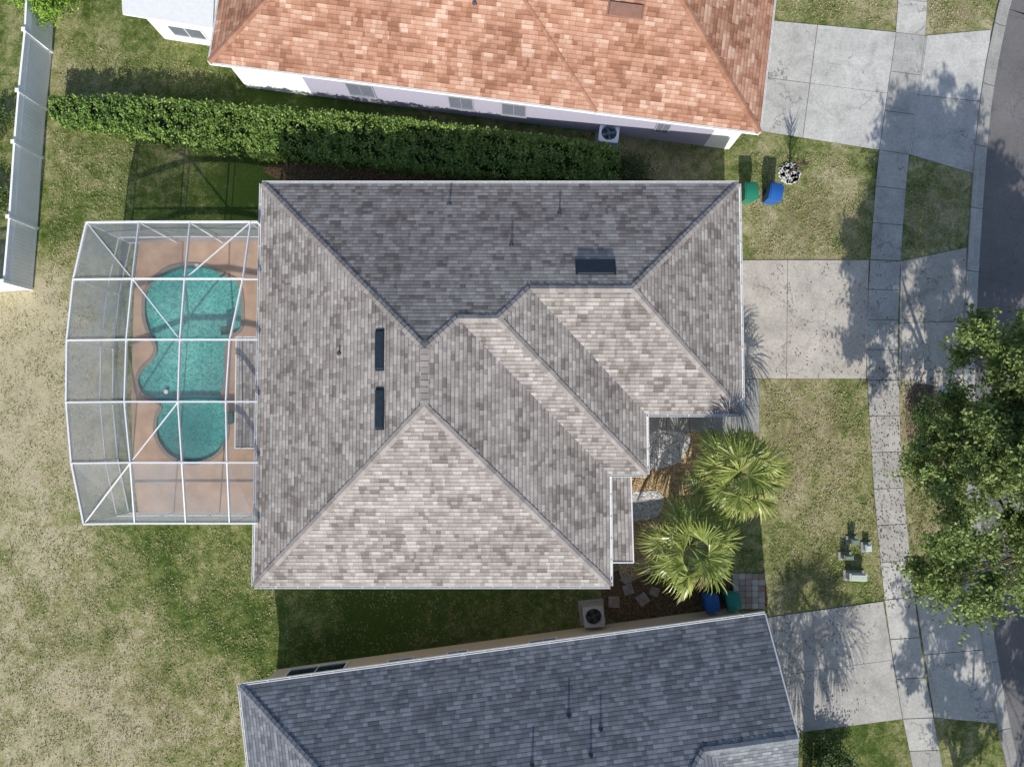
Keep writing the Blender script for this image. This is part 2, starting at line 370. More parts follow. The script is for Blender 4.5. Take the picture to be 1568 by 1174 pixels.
def gutters(loop,z,parent,mat=white,w=.10,close=True,skip=()):
    b=MB(); n=len(loop)
    for i in range(n if close else n-1):
        if i in skip: continue
        a=Vector((*loop[i][:2],z)); c=Vector((*loop[(i+1)%n][:2],z)); dd=(c-a).normalized(); out=Vector((dd.y,-dd.x,0))
        o1=out*.015; o2=out*(w)
        b.bar(a+o2-Vector((0,0,.07)),c+o2-Vector((0,0,.07)),.022,.13)
        b.bar(a+o1-Vector((0,0,.085)),c+o1-Vector((0,0,.085)),.025,.17)
        m=(o1+o2)/2
        b.bar(a+m-Vector((0,0,.125)),c+m-Vector((0,0,.125)),w-.03,.02)
        L=(c-a).length
        for k in range(1,int(L/.9)):
            q=a+dd*k*.9; b.bar(q+o1*.5-Vector((0,0,.012)),q+o2-Vector((0,0,.012)),.03,.012)
    b.build("gutter",mat,parent)
def inset(loop,dd):
    n=len(loop);out=[]
    for i in range(n):
        p=Vector(loop[i][:2]);a=Vector(loop[i-1][:2]);c=Vector(loop[(i+1)%n][:2])
        t1=(p-a).normalized();t2=(c-p).normalized(); n1=Vector((-t1.y,t1.x));n2=Vector((-t2.y,t2.x))
        m=(n1+n2); m=m/ (m.dot(n1)); out.append(tuple(p+m*dd))
    return out
def walls(loop,z,mat,parent,over=.42):
    i=inset(loop,over); b=MB(); b.prism(i,-.02,z-.10); b.build("walls",mat,parent)
    s=MB(); s.prism(inset(loop,.02),z-.10,z-.03) ; s.build("soffit",white,parent); return i
def wall_items(a,b,items,parent,matg=glassd,fm=None,fw_=.07):
    a=Vector(a);b=Vector(b);dd=(b-a);L=dd.length;dd/=L; out=Vector((dd.y,-dd.x)); fr=MB();gl=MB()
    for t,wd,z0,z1 in items:
        c=a+dd*L*t; zc=(z0+z1)/2; A=math.atan2(dd.y,dd.x)
        q=c+out*.02; gl.box((q.x,q.y,zc),(wd,.03,z1-z0),A)
        for s in(-1,0,1):
            q2=c+out*.035+dd*s*wd/2; fr.box((q2.x,q2.y,zc),(fw_ if s else fw_*.5,.06,z1-z0+.06),A)
        for zz in(z0,z1):
            q2=c+out*.04; fr.box((q2.x,q2.y,zz),(wd+.12,.08,.07),A)
    gl.build("window_glass",matg,parent); fr.build("window_frames",fm or white,parent)
Z0=3.0
xw=P(395,590,Z0).x; yn=P(760,281,Z0).y; E1=P(934,815,Z0).x; S1=P(660,897,Z0).y; E2=P(990,680,Z0).x; S2=P(960,726,Z0).y; E3=P(1134,460,Z0).x; S3=P(1060,634,Z0).y
def R(x,y,h): return (x,y,Z0+PITCH*h)
hw=(E1-xw)/2; h2=(yn-S2)/2; h3=(yn-S3)/2; mx=(xw+E1)/2
A1=R(mx,yn-hw,hw);A2=R(mx,S1+hw,hw);B1=R(E1-h2,yn-h2,h2);B2=R(E2-h2,yn-h2,h2);C1=R(E2-h3,yn-h3,h3);C2=R(E3-h3,yn-h3,h3)
NW=R(xw,yn,0);NE=R(E3,yn,0);SW=R(xw,S1,0);SE=R(E1,S1,0);I1=R(E1,S2,0);J1=R(E2,S2,0);I2=R(E2,S3,0);J2=R(E3,S3,0)
house=empty("suburban_house")
roof_obj("roof",[[NW,NE,C2,C1,B2,B1,A1],[NW,A1,A2,SW],[SW,A2,SE],[SE,A2,A1,B1,I1],[I1,B1,B2,J1],[J1,B2,C1,I2],[I2,C1,C2,J2],[NE,C2,J2]],Z0,sh_grey,house)
caps([(NW,A1),(A1,A2),(SW,A2),(SE,A2),(A1,B1),(B1,B2),(J1,B2),(B2,C1),(C1,C2),(C2,NE),(C2,J2)],cap_grey,house)
loop=[SW,SE,I1,J1,I2,J2,NE,NW]
gutters(loop,Z0,house)
wl=walls(loop,Z0,wall_cream,house)
wall_items(wl[5],wl[6],[(.42,4.9,.05,2.3)],house,white)
wall_items(wl[0],wl[1],[(.2,1.2,1,2.2),(.5,1.2,1,2.2),(.8,1.2,1,2.2)],house)
wall_items(wl[6],wl[7],[(.3,1.2,1,2.2),(.6,1.2,1,2.2),(.85,.8,1.2,2.2)],house)
wall_items(wl[1],wl[2],[(.5,2.0,.6,2.2)],house)
wall_items(wl[7],wl[0],[(.3,3.0,.1,2.3),(.75,1.6,.9,2.2)],house)
wall_items(wl[4],wl[5],[(.3,1.1,.1,2.2)],house)
def zroof(u,v,fn):
    z=4.5
    for _ in range(12):
        p=P(u,v,z); z=fn(p)
    return P(u,v,z)
fN=lambda p:Z0+PITCH*(yn-p.y); fW=lambda p:Z0+PITCH*(p.x-xw)
def vents(lst,parent):
    pv=MB()
    for u,v,fn,hh in lst:
        q=zroof(u,v,fn)
        pv.tube([q-Vector((0,0,.05)),q+Vector((0,0,hh))],[.042,.038],8)
        pv.tube([q-Vector((0,0,.03)),q+Vector((0,0,.06))],[.12,.05],8)
    pv.build("vent_pipes",pipe,parent)
vents([(688,313,fN,.22),(783,376,fN,.22),(857,328,fN,.22),(520,541,fW,.2)],house)
def ridge_vent(c,along,across,lx,ly,parent,mat):
    c=Vector(c); along=Vector(along).normalized(); across=Vector(across).normalized(); n=along.cross(across).normalized()
    if n.z<0:n=-n
    b=MB(); i=len(b.v)
    for h,s in((.0,1.08),(.03,1.08),(.035,1.0),(.10,.94)):
        for sx,sy in((-1,-1),(1,-1),(1,1),(-1,1)):
            b.v.append(tuple(c+along*sx*lx/2*s+across*sy*ly/2*s+n*h))
    for k in range(3):
        for j in range(4): b.f.append((i+4*k+j,i+4*k+(j+1)%4,i+4*k+4+(j+1)%4,i+4*k+4+j))
    b.f.append((i+12,i+13,i+14,i+15)); b.build("roof_vent",mat,parent)
ventm=plain("vent_black",(.018,.028,.04),.35,.4,.2)
upN=Vector((0,-1,PITCH)); upW=Vector((1,0,PITCH))
ridge_vent(zroof(912,409,fN),(1,0,0),upN,1.5,.68,house,ventm)
ridge_vent(zroof(582,536,fW),(0,1,0),upW,1.5,.36,house,ventm)
ridge_vent(zroof(582,626,fW),(0,1,0),upW,1.5,.36,house,ventm)
def small_roof(pxs,zs,parent,mat):
    pts=[tuple(P(u,v,z)) for (u,v),z in zip(pxs,zs)]
    roof_obj("porch_roof",[pts],min(zs),mat,parent)
    b=MB()
    b.v=[(p[0],p[1],p[2]-.01) for p in pts]+[(p[0],p[1],p[2]-.13) for p in pts]; b.f=[(k,(k+1)%4,4+(k+1)%4,4+k) for k in range(4)]+[(7,6,5,4)]
    b.build("porch_fascia",white,parent)
    bb=MB()
    for p,q in zip(pts,pts[1:]+pts[:1]): bb.bar(Vector(p),Vector(q),.05,.06)
    bb.build("porch_edge",white,parent)
small_roof([(930,728),(966,729),(970,861),(932,861)],[2.85,2.62,2.62,2.85],house,sh_grey)
small_roof([(362,516),(402,516),(402,686),(360,686)],[2.45,2.75,2.75,2.45],house,sh_grey)
pc=MB()
for u,v in((962,735),(964,855)): q=P(u,v,2.4); pc.box((q.x-.1,q.y,1.2),(.25,.25,2.5))
pc.build("porch_posts",white,house)
# --- north house
def frame(A,B,sgn):
    A=Vector(A);B=Vector(B);ex=(B-A).to_2d().normalized(); ey=Vector((-ex.y,ex.x))*sgn; L=(B-A).to_2d().length
    def W(x,y,h=0,z=None): 
        p=A.to_2d()+ex*x+ey*y; return (p.x,p.y,Z0+PITCH*h if z is None else z)
    return W,L
nh=empty("suburban_house")
W,Ln=frame(P(320,95,Z0),P(1163,203,Z0),1); D=13.6; hn=D/2
a,b_,c_,d_=W(0,0),W(Ln,0),W(Ln,D),W(0,D); r1,r2=W(hn,hn,hn),W(Ln-hn,hn,hn)
roof_obj("roof",[[a,b_,r2,r1],[b_,c_,r2],[c_,d_,r1,r2],[d_,a,r1]],Z0,sh_or,nh)
xm=Ln*(915-320)/843
caps([(a,r1),(b_,r2),(c_,r2),(d_,r1),(r1,r2)],cap_or,nh)
caps([(W(xm,.0,.0),W(xm-hn*.98,hn*.98,hn*.98))],cap_or,nh,w=.1)
lp=[a,b_,c_,d_]; gutters(lp,Z0,nh,w=.06)
wn=walls(lp,Z0,wall_lav_shaded,nh,.42)
tanf=plain("tan_frame",(.3,.29,.32),.7)
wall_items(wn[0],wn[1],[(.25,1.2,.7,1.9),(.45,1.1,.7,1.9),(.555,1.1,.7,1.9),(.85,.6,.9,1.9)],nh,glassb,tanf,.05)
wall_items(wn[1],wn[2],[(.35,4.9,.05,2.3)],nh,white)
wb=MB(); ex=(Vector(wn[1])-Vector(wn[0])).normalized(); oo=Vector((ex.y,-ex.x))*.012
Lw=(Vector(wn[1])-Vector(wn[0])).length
for s0,s1 in((0,3.2),(Lw-1.2,Lw)):  # white end pieces paint the sunlit stretches of the same wall
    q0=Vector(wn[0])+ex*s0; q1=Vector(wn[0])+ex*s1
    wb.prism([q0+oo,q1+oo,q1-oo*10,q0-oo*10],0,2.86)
wb.build("sunlit_wall_ends",white,nh)
fnN=lambda p:Z0+PITCH*((p.to_2d()-Vector(a[:2])).dot(Vector((-ex.y,ex.x))))
ridge_vent(zroof(958,16,fnN),(ex.x,ex.y,0),Vector((-ex.y,ex.x,PITCH)),1.4,.5,nh,plain("brown_vent",(.22,.12,.09),.5))
vents([(727,4,fnN,.25),(610,-30,fnN,.25)],nh)
lr=MB(); pp=px([(183,-60),(188,22),(326,44),(330,-60)],2.7); lr.prism([p.to_2d() for p in pp],2.62,2.72); lr.build("lanai_roof",white,nh)
pp=px([(200,-40),(205,8),(350,30),(350,-50)],2.7); lr=MB(); lr.prism([p.to_2d() for p in pp],0,2.6); lr.build("lanai_walls",white,nh)
wall_items(pp[1].to_2d(),pp[2].to_2d(),[(.38,1.6,.6,1.5)],nh,glassb)
# --- south house
sh=empty("suburban_house")
W,Ls=frame(P(367,1050,Z0),P(1172,940,Z0),-1); d2=4.25; dm=7.0; xj=Ls-3.7; ax=xj-(dm-d2); Ee=xj+d2
n1,n2=W(0,0),W(Ls,0); g2_=W(Ls,d2,d2); j=W(xj,d2,d2); ap=W(ax,dm,dm); wp=W(dm,dm,dm); swc=W(0,2*dm)
va=W(Ee,2*d2); se2=W(Ee,2*dm)
roof_obj("roof",[[n1,n2,g2_,j,ap,wp],[n1,wp,swc],[swc,wp,ap,se2],[se2,ap,j,va],[g2_,j,W(Ls,d2+(Ls-xj),d2-(Ls-xj))]],Z0,sh_slate,sh)
caps([(n1,wp),(wp,ap),(ap,j),(j,g2_),(swc,wp)],cap_slate,sh)
b=MB(); b.bar(Vector(n2)-Vector((0,0,.07)),Vector(g2_)-Vector((0,0,.07)),.05,.18); b.build("rake_board",white,sh)
lp=[swc,W(Ls,2*dm),n2,n1]
gutters(lp,Z0,sh,w=.09,skip=(1,))
ws=walls(lp,Z0,wall_beige,sh,.45)
wall_items(ws[2],ws[3],[(.9,2.6,.5,2.4),(.72,1.1,1.1,2.3),(.6,.9,1.1,2.3),(.42,1.2,1.1,2.3),(.2,.6,1.4,2.3)],sh)
gb=MB(); gb.v=[W(Ls-.46,.4,z=2.9),W(Ls-.46,d2*2-.4,z=2.9),(*W(Ls-.46,d2)[:2],Z0+PITCH*(d2)-.12)]; gb.f=[(0,1,2)]; gb.build("gable_wall",wall_beige,sh)
exs=(Vector(n2)-Vector(n1)).to_2d().normalized(); eys=Vector((exs.y,-exs.x))
fS=lambda p:Z0+PITCH*((p.to_2d()-Vector(n1[:2])).dot(eys))
vents([(871,1096,fS,.26),(920,1117,fS,.26),(905,1157,fS,.26),(815,1172,fS,.26)],sh)
# ---------------------------------------------------------------- pool
pool=empty("swimming_pool")
poolpx=[(262,412),(310,409),(345,424),(366,440),(368,500),(350,514),(344,540),(343,580),(338,604),(343,625),(346,665),(330,695),(295,707),(262,697),(242,670),(241,640),(248,622),(238,611),(220,603),(212,585),(217,568),(236,548),(240,530),(228,505),(222,475),(228,440)]
PL=smooth_loop([tuple(P(u,v,.1)[:2]) for u,v in poolpx],5)
def ring_fill(name,outer,inner,z,thick,mat,parent):
    bm=bmesh.new(); es=[]
    for lp in(outer,inner):
        vs=[bm.verts.new((x,y,z)) for x,y in lp]
        for i in range(len(vs)): es.append(bm.edges.new((vs[i],vs[(i+1)%len(vs)])))
    bmesh.ops.triangle_fill(bm,use_beauty=True,edges=es)
    for f in bm.faces:
        if f.normal.z<0: f.normal_flip()
    r=bmesh.ops.extrude_edge_only(bm,edges=[e for e in bm.edges if e.is_boundary])
    for v in [q for q in r['geom'] if isinstance(q,bmesh.types.BMVert)]: v.co.z-=thick
    me=bpy.data.meshes.new(name); bm.to_mesh(me); bm.free(); me.materials.append(mat)
    o=bpy.data.objects.new(name,me); scene.collection.objects.link(o); o.parent=parent; return o
def offs_closed(lp,dd):
    n=len(lp);out=[];area=sum(lp[i][0]*lp[(i+1)%n][1]-lp[(i+1)%n][0]*lp[i][1] for i in range(n)); s=1 if area>0 else -1
    for i in range(n):
        a=Vector(lp[i-1]);c=Vector(lp[(i+1)%n]);t=(c-a).normalized(); out.append((lp[i][0]+t.y*dd*s,lp[i][1]-t.x*dd*s))
    return out
cop=offs_closed(PL,.16)
deckpx=[(214,362),(206,430),(203,520),(201,615),(203,708),(212,786),(440,786),(440,362)]
dk=[tuple(p[:2]) for p in px(deckpx,.1)]
def deckm():
    m=M("pool_deck",.85,.2);o=m.obj();a=m.noise(o,1.2,6,.65);b=m.noise(o,30,4,.85)
    c=m.ramp(a,[(.3,(.47,.30,.20)),(.7,(.66,.45,.31))]); m.col(m.mix(.6,c,m.ramp(b,[(.3,.72),(.7,1.22)]),'MULTIPLY')); m.bump(b,.4,.01); return m.m
ring_fill("pool_deck",dk,cop,.10,.12,deckm(),pool)
ring_fill("coping",offs_closed(PL,.158),PL,.13,.14,plain("coping_mat",(.30,.25,.205),.8,.2,.15,9),pool)
def floorm():
    m=M("pool_floor",.8,.2);o=m.obj()
    v2=m.warp(o,1.6,1.1,4)
    vo=m.n("TexVoronoi",{"Vector":v2,"Scale":4.2},feature='DISTANCE_TO_EDGE').outputs["Distance"]
    vn=m.noise(v2,7,7,.8)
    f=m.math('ADD',m.math('MULTIPLY',m.math('MINIMUM',vo,.2),.9),m.math('MULTIPLY',vn,.85))  # pale cell-edge veins paint caustic light into the floor colour
    shade_tone=blend_at(m,o,[(290,500,90,-.10),(285,417,50,.06),(290,670,80,.20),(275,565,80,-.06)])  # spa end darkened as painted shade; other spots vary the floor tone
    f=m.math('ADD',f,shade_tone)
    m.col(m.ramp(f,[(.34,(.30,.66,.58)),(.46,(.15,.48,.42)),(.62,(.07,.33,.30)),(.9,(.03,.18,.18))])); return m.m
pf=MB(); pf.quad(*[(x,y,.012) for x,y in PL]); pf.build("pool_floor",floorm(),pool)
m=M("pool_water",.03,.5); nn=m.noise(m.obj(),7,4,.6); bp=m.n("Bump",{"Height":nn,"Strength":.35,"Distance":.05})
tr=m.n("BsdfTransparent",{"Color":(.85,.97,.96)}); gl=m.n("BsdfGlossy",{"Color":(1,1,1),"Roughness":.04,"Normal":bp.outputs[0]}); fr=m.n("Fresnel",{"IOR":1.33,"Normal":bp.outputs[0]})
mxs=m.n("MixShader",{0:fr.outputs[0],1:tr.outputs[0],2:gl.outputs[0]}); m.nt.links.new(mxs.outputs[0],m.out.inputs[0])
pf=MB(); pf.quad(*[(x,y,.085) for x,y in PL]); pf.build("pool_water",m.m,pool)
sp=MB(); arc=[tuple(P(u,v)[:2]) for u,v in((246,618),(262,612),(290,608),(318,608),(340,610))]
arc=smooth_loop(arc,5,False)
for i in range(len(arc)-1): sp.bar((*arc[i],.07),(*arc[i+1],.07),.2,.12)
sp.build("spa_wall",plain("tile_teal",(.10,.30,.29),.3,.5,.3,30),pool)
it=MB()
for u,v in((303,408),(256,600)):
    q=P(u,v); it.tube([(q.x,q.y,.1),(q.x,q.y,.135)],[.1,.1],12)
it.build("skimmer_lid",white,pool)
pl=MB()
for u,v,sx,sy,hh in((352,508,.35,.35,.4),(356,640,.3,.5,.3)): 
    q=P(u,v); pl.box((q.x,q.y,.1+hh/2),(sx,sy,hh),.1,.8); pl.box((q.x,q.y,.12+hh),(sx+.06,sy+.06,.05),.1)
pl.build("deck_planters",plain("planter_green",(.04,.12,.10),.5),pool)
# ---------------------------------------------------------------- pool cage
cage=empty("pool_screen_enclosure")
ys=[340,427,520,615,708,801]
zr=[[3.35,3.35,3.35,3.35,3.25],[3.35,4.0,4.0,3.8,3.25],[3.35,4.0,4.0,3.8,3.25],[3.35,4.0,4.0,3.8,3.25],[3.35,4.0,4.0,3.8,3.25],[3.35,3.35,3.35,3.35,3.25]]
xs=[[133,213,291,384,394],[113,203,283,372,394],[103,194,276,352,394],[102,191,273,346,394],[110,200,279,348,394],[129,207,285,352,394]]
Gd=[[P(xs[r][c],ys[r]+(1 if c==0 else 0),zr[r][c]) for c in range(5)] for r in range(6)]
fb=MB(); scn=MB(); scw=MB()
for r in range(6):
    for c in range(4): fb.bar(Gd[r][c],Gd[r][c+1],.06 if 0<r<5 else .07,.15)
for c in range(4):
    for r in range(5): fb.bar(Gd[r][c],Gd[r+1][c],.05 if c else .07,.12)
for a_,b2 in((Gd[0][0],Gd[1][1]),(Gd[1][1],Gd[2][2]),(Gd[5][0],Gd[4][1]),(Gd[4][1],Gd[3][2]),(Gd[0][3],Gd[1][2])): fb.bar(a_,b2,.038,.06)
for r in range(5):
    for c in range(4):
        t_=scw if c==0 or r==4 else scn
        t_.quad(Gd[r][c],Gd[r+1][c],Gd[r+1][c+1]) ; t_.quad(Gd[r][c],Gd[r+1][c+1],Gd[r][c+1])
def gnd(p): return Vector((p.x,p.y,.03))
wallseq=[Gd[0][4],Gd[0][3],Gd[0][2],Gd[0][1],Gd[0][0],Gd[1][0],Gd[2][0],Gd[3][0],Gd[4][0],Gd[5][0],Gd[5][1],Gd[5][2],Gd[5][3],Gd[5][4]]
for i,p in enumerate(wallseq):
    fb.bar(gnd(p),p,.07 if i<5 else .055)
    if i<len(wallseq)-1:
        q=wallseq[i+1]; fb.bar(gnd(p),gnd(q),.05)
        fb.bar(Vector((p.x,p.y,1.0)),Vector((q.x,q.y,1.0)),.05)
        scw.quad(gnd(p),gnd(q),q,p)
fb.build("frame",whitef,cage)
def screen(name,base,gain,c):
    m=M(name,.8,.2); tr=m.n("BsdfTransparent"); df=m.n("BsdfDiffuse",{"Color":c}); tl=m.n("BsdfTranslucent",{"Color":c})
    ad=m.n("MixShader",{0:.35,1:df.outputs[0],2:tl.outputs[0]})
    lw=m.n("LayerWeight",{"Blend":.5}).outputs["Facing"]; pt=m.noise(m.obj(),.7,4)
    fac=m.math('ADD',m.math('MULTIPLY',pt,base*2),m.math('MULTIPLY',m.math('POWER',lw,2.0),gain))
    mxs=m.n("MixShader",{0:fac,1:tr.outputs[0],2:ad.outputs[0]}); m.nt.links.new(mxs.outputs[0],m.out.inputs[0]); return m.m
scn.build("roof_screen_panels",screen("screen_mesh",.15,.42,(.44,.46,.48)),cage)
scw.build("wall_screen_panels",screen("screen_mesh_hazy",.36,.30,(.40,.43,.46)),cage)  # sunlit haze put into the raised opacity of wall and edge-bay screens
# ---------------------------------------------------------------- leaves helper
def leaf_mesh(name,pts,size,mat,parent=None,up=.5,asp=.55,vary=.4):
    n=len(pts); nrm=rng.normal(size=(n,3)); nrm[:,2]=np.abs(nrm[:,2])+up; nrm/=np.linalg.norm(nrm,axis=1)[:,None]
    r=rng.normal(size=(n,3)); a=np.cross(nrm,r); a/=np.linalg.norm(a,axis=1)[:,None]; b=np.cross(nrm,a)
    s=(size*(1+vary*rng.uniform(-1,1,n)))[:,None]
    v=np.stack([pts-a*s*.5,pts+b*s*asp*.5-a*s*.05,pts+a*s*.5,pts-b*s*asp*.5-a*s*.05],1).reshape(-1,3)
    me=bpy.data.meshes.new(name); me.vertices.add(4*n); me.vertices.foreach_set("co",v.ravel())
    me.loops.add(4*n); me.loops.foreach_set("vertex_index",np.arange(4*n,dtype=np.int32))
    me.polygons.add(n); me.polygons.foreach_set("loop_start",np.arange(0,4*n,4,dtype=np.int32)); me.polygons.foreach_set("loop_total",np.full(n,4,dtype=np.int32))
    me.update(calc_edges=True); me.validate(); me.materials.append(mat)
    o=bpy.data.objects.new(name,me); scene.collection.objects.link(o)
    if parent:o.parent=parent
    return o
def zone_pts(poly,n):
    p=np.array([tuple(q[:2]) for q in px(poly)]); lo=p.min(0);hi=p.max(0); q=rng.uniform(lo,hi,(n,2)); ins=np.zeros(n,bool); k=len(p)
    for i in range(k):
        x1,y1=p[i];x2,y2=p[(i+1)%k]; c=((y1>q[:,1])!=(y2>q[:,1]))&(q[:,0]<(x2-x1)*(q[:,1]-y1)/(y2-y1+1e-9)+x1); ins^=c
    return q[ins]
zs=[([(0,810),(420,810),(425,1030),(365,1060),(370,1174),(0,1174)],36000),([(0,450),(150,450),(140,620),(160,810),(0,810)],10000),([(95,60),(330,105),(380,150),(90,140)],7000),([(82,200),(205,225),(200,350),(130,360),(140,440),(70,440)],8000),
 ([(1170,590),(1320,588),(1345,915),(1185,930),(1175,800)],14000),([(1150,235),(1340,235),(1325,392),(1150,392)],9000),([(1395,245),(1480,270),(1470,372),(1388,390)],4500),([(1385,595),(1470,605),(1485,870),(1408,900),(1395,780)],9000),([(1190,0),(1368,0),(1362,40),(1190,25)],3000),([(1425,0),(1520,0),(1510,38),(1422,48)],2200),([(440,905),(880,905),(870,950),(440,1020)],5000)]
tp=np.concatenate([zone_pts(a_,n_) for a_,n_ in zs]); cl=np.sin(tp[:,0]*2.3+np.sin(tp[:,1]*1.7)*2)+np.sin(tp[:,1]*3.1+np.sin(tp[:,0]*2.9)*1.5); tp=tp[rng.uniform(-2.2,1.6,len(tp))<cl]
leaf_mesh("grass_tufts",np.concatenate([tp,rng.uniform(.01,.06,(len(tp),1))],1),.08,leafmat("tuft_mat",[(0,(.11,.145,.035)),(.35,(.21,.24,.075)),(.65,(.38,.36,.17)),(1,(.62,.56,.37))],0,.8),None,.4,.35)
lt=np.concatenate([zone_pts([(1330,560),(1480,560),(1500,930),(1340,930)],2200),zone_pts([(1180,380),(1480,380),(1480,600),(1180,600)],500),zone_pts([(1180,600),(1340,600),(1340,1100),(1200,1100)],500)])
leaf_mesh("leaf_litter",np.concatenate([lt,rng.uniform(.045,.06,(len(lt),1))],1),.085,leafmat("litter_mat",[(0,(.10,.065,.04)),(.6,(.22,.15,.09)),(1,(.34,.25,.15))],0,.8),None,2.5,.5)
# hedge
hedge=empty("clipped_hedge")
HZ=1.15
up_e=[(72,150),(160,146),(260,153),(370,161),(480,170),(600,180),(700,193),(820,206),(950,225)]
lo_e=[(78,182),(160,196),(260,213),(370,228),(480,240),(600,250),(700,260),(820,268),(952,277)]
ue=resample(smooth_loop([tuple(P(u,v,HZ)[:2]) for u,v in up_e],6,False),.02); le=resample(smooth_loop([tuple(P(u,v,HZ)[:2]) for u,v in lo_e],6,False),.02)
core=MB(); NS=110; prof=[]
for i in range(NS+1):
    a_=Vector(ue[int(i/NS*(len(ue)-1))]);b2=Vector(le[int(i/NS*(len(le)-1))]); 
    hh=HZ-.15+random.uniform(-.06,.06); ia=a_.lerp(b2,.10+random.uniform(-.03,.03)); ib=b2.lerp(a_,.10+random.uniform(-.03,.03))
    prof+= [(ia.x,ia.y,0),(ia.x,ia.y,hh-.1),(*ia.lerp(ib,.5),hh),(ib.x,ib.y,hh-.1),(ib.x,ib.y,0)]
core.v=[tuple(p) for p in prof]
for i in range(NS):
    for k in range(4): core.f.append((i*5+k,i*5+k+1,i*5+5+k+1,i*5+5+k))
core.f+=[(0,1,2,3,4),(NS*5+4,NS*5+3,NS*5+2,NS*5+1,NS*5)]
core.build("twig_core",plain("hedge_core",(.02,.035,.01),.95,.05,.4,6),hedge)
n=80000; t=rng.uniform(0,1,n); ua=np.array(ue)[(t*(len(ue)-1)).astype(int)]; la=np.array(le)[(t*(len(le)-1)).astype(int)]
s=rng.uniform(-.03,1.03,n); face=rng.uniform(0,1,n)
lump=.07*np.sin(t*190+s*3)+.05*np.sin(t*83+s*7)+.05*np.sin(t*410-s*5)+.04*np.sin(t*710+s*11)
top=face<.66
zz=np.where(top,HZ+lump-rng.exponential(.07,n)-.35*np.abs(s-.5)**4*8*.3,rng.uniform(.05,HZ,n))
edge=rng.exponential(.05,n); sd=rng.uniform(0,1,n)<.5
s=np.where(top,s,np.where(sd,-.02+edge+.5*lump,1.02-edge-.5*lump))
pts=np.concatenate([ua*(1-s[:,None])+la*s[:,None],zz[:,None]],1); pts[:,:2]+=rng.normal(0,.03,(n,2))
dens=np.sin(pts[:,0]*2.1)+np.sin(pts[:,0]*7.3+pts[:,1]*6)+np.sin(pts[:,1]*9+pts[:,0]*1.3)
keep=(rng.uniform(0,1,n)<np.clip(.62+dens*.3,.12,1)); leaf_mesh("leaves",pts[keep],.115,leaf_hedge,hedge,.6,.6)
# ---------------------------------------------------------------- trees
def broad_tree(name,base,crown_c,rad,nclump,per,size,mat,seed=1,trunk=.22,flat=.5):
    r=np.random.default_rng(seed); e=empty(name); base=Vector(base); cc=Vector(crown_c)
    cl=[]
    while len(cl)<nclump:
        q=r.normal(size=3); q/=np.linalg.norm(q); rr=r.uniform(.15,1)**.5
        if q[2]<-.6: continue
        lob=1+.18*math.sin(3*math.atan2(q[1],q[0])+seed)+.12*math.sin(7*math.atan2(q[1],q[0])+2*seed)
        cl.append(np.array([cc.x+q[0]*rad[0]*rr*lob,cc.y+q[1]*rad[1]*rr*lob,cc.z+q[2]*rad[2]*rr]))
    cl=np.array(cl)
    tb=MB(); fork=base.lerp(cc,.35); fork.z=cc.z*.36
    tb.tube([base-Vector((0,0,.1)),base+Vector((0,0,.25)),base.lerp(fork,.5),fork],[trunk*1.5,trunk*1.1,trunk,trunk*.85],10)
    mains=[]
    for k in range(7):
        a=2*math.pi*k/7+r.uniform(-.3,.3); tp=cc+Vector((math.cos(a)*rad[0]*.55,math.sin(a)*rad[1]*.55,r.uniform(-.4,.2)*rad[2]))
        mid=fork.lerp(tp,.5)+Vector((r.uniform(-.3,.3),r.uniform(-.3,.3),.2))
        tb.tube([fork,mid,tp],[trunk*.5,trunk*.3,trunk*.12],7); mains+= [mid,fork.lerp(mid,.6),mid.lerp(tp,.5),tp]
    for c in cl:
        c=Vector(c); m_=min(mains,key=lambda q:(q-c).length); md=m_.lerp(c,.5)+Vector((0,0,.12))
        tb.tube([m_,md,c],[trunk*.13,trunk*.07,.01],5,False)
    tb.build("trunk_and_limbs",bark,e,True)
    allp=[]
    for c in cl:
        k=int(per*r.uniform(.5,1.4)); s=r.uniform(.3,.8); dq=r.normal(size=(k,3)); dq/=np.linalg.norm(dq,axis=1)[:,None]
        dq*= (r.uniform(0,1,k)**.6)[:,None]*np.array([s,s,s*flat]); allp.append(c+dq)
        for _ in range(6):
            dd=r.normal(size=3); dd/=np.linalg.norm(dd); tt=r.uniform(.2,1.7,int(k*.1))[:,None]*s
            allp.append(c+dd*tt*np.array([1,1,.5])+r.normal(0,.07,(len(tt),3)))
    leaf_mesh("crown_leaves",np.concatenate(allp),size,mat,e,.6,.6)
    return e
tb=P(1418,672); broad_tree("oak_tree",(tb.x,tb.y,0),(19.5,-3.6,6.3),(4.4,5.6,2.9),300,330,.135,leaf_oak,3,.2)
tb=P(1450,1290); broad_tree("oak_tree",(tb.x,tb.y,0),(20.6,-22.0,6.0),(3.9,4.0,2.6),90,240,.17,leaf_oak,5,.2)
p=P(92,18); broad_tree("garden_shrub",(p.x,p.y,0),(p.x,p.y,1.3),(.9,1.0,.7),26,260,.11,leafmat("shrub_leaves",[(0,(.10,.2,.02)),(.6,(.2,.34,.04)),(1,(.34,.48,.08))],0),8,.05)
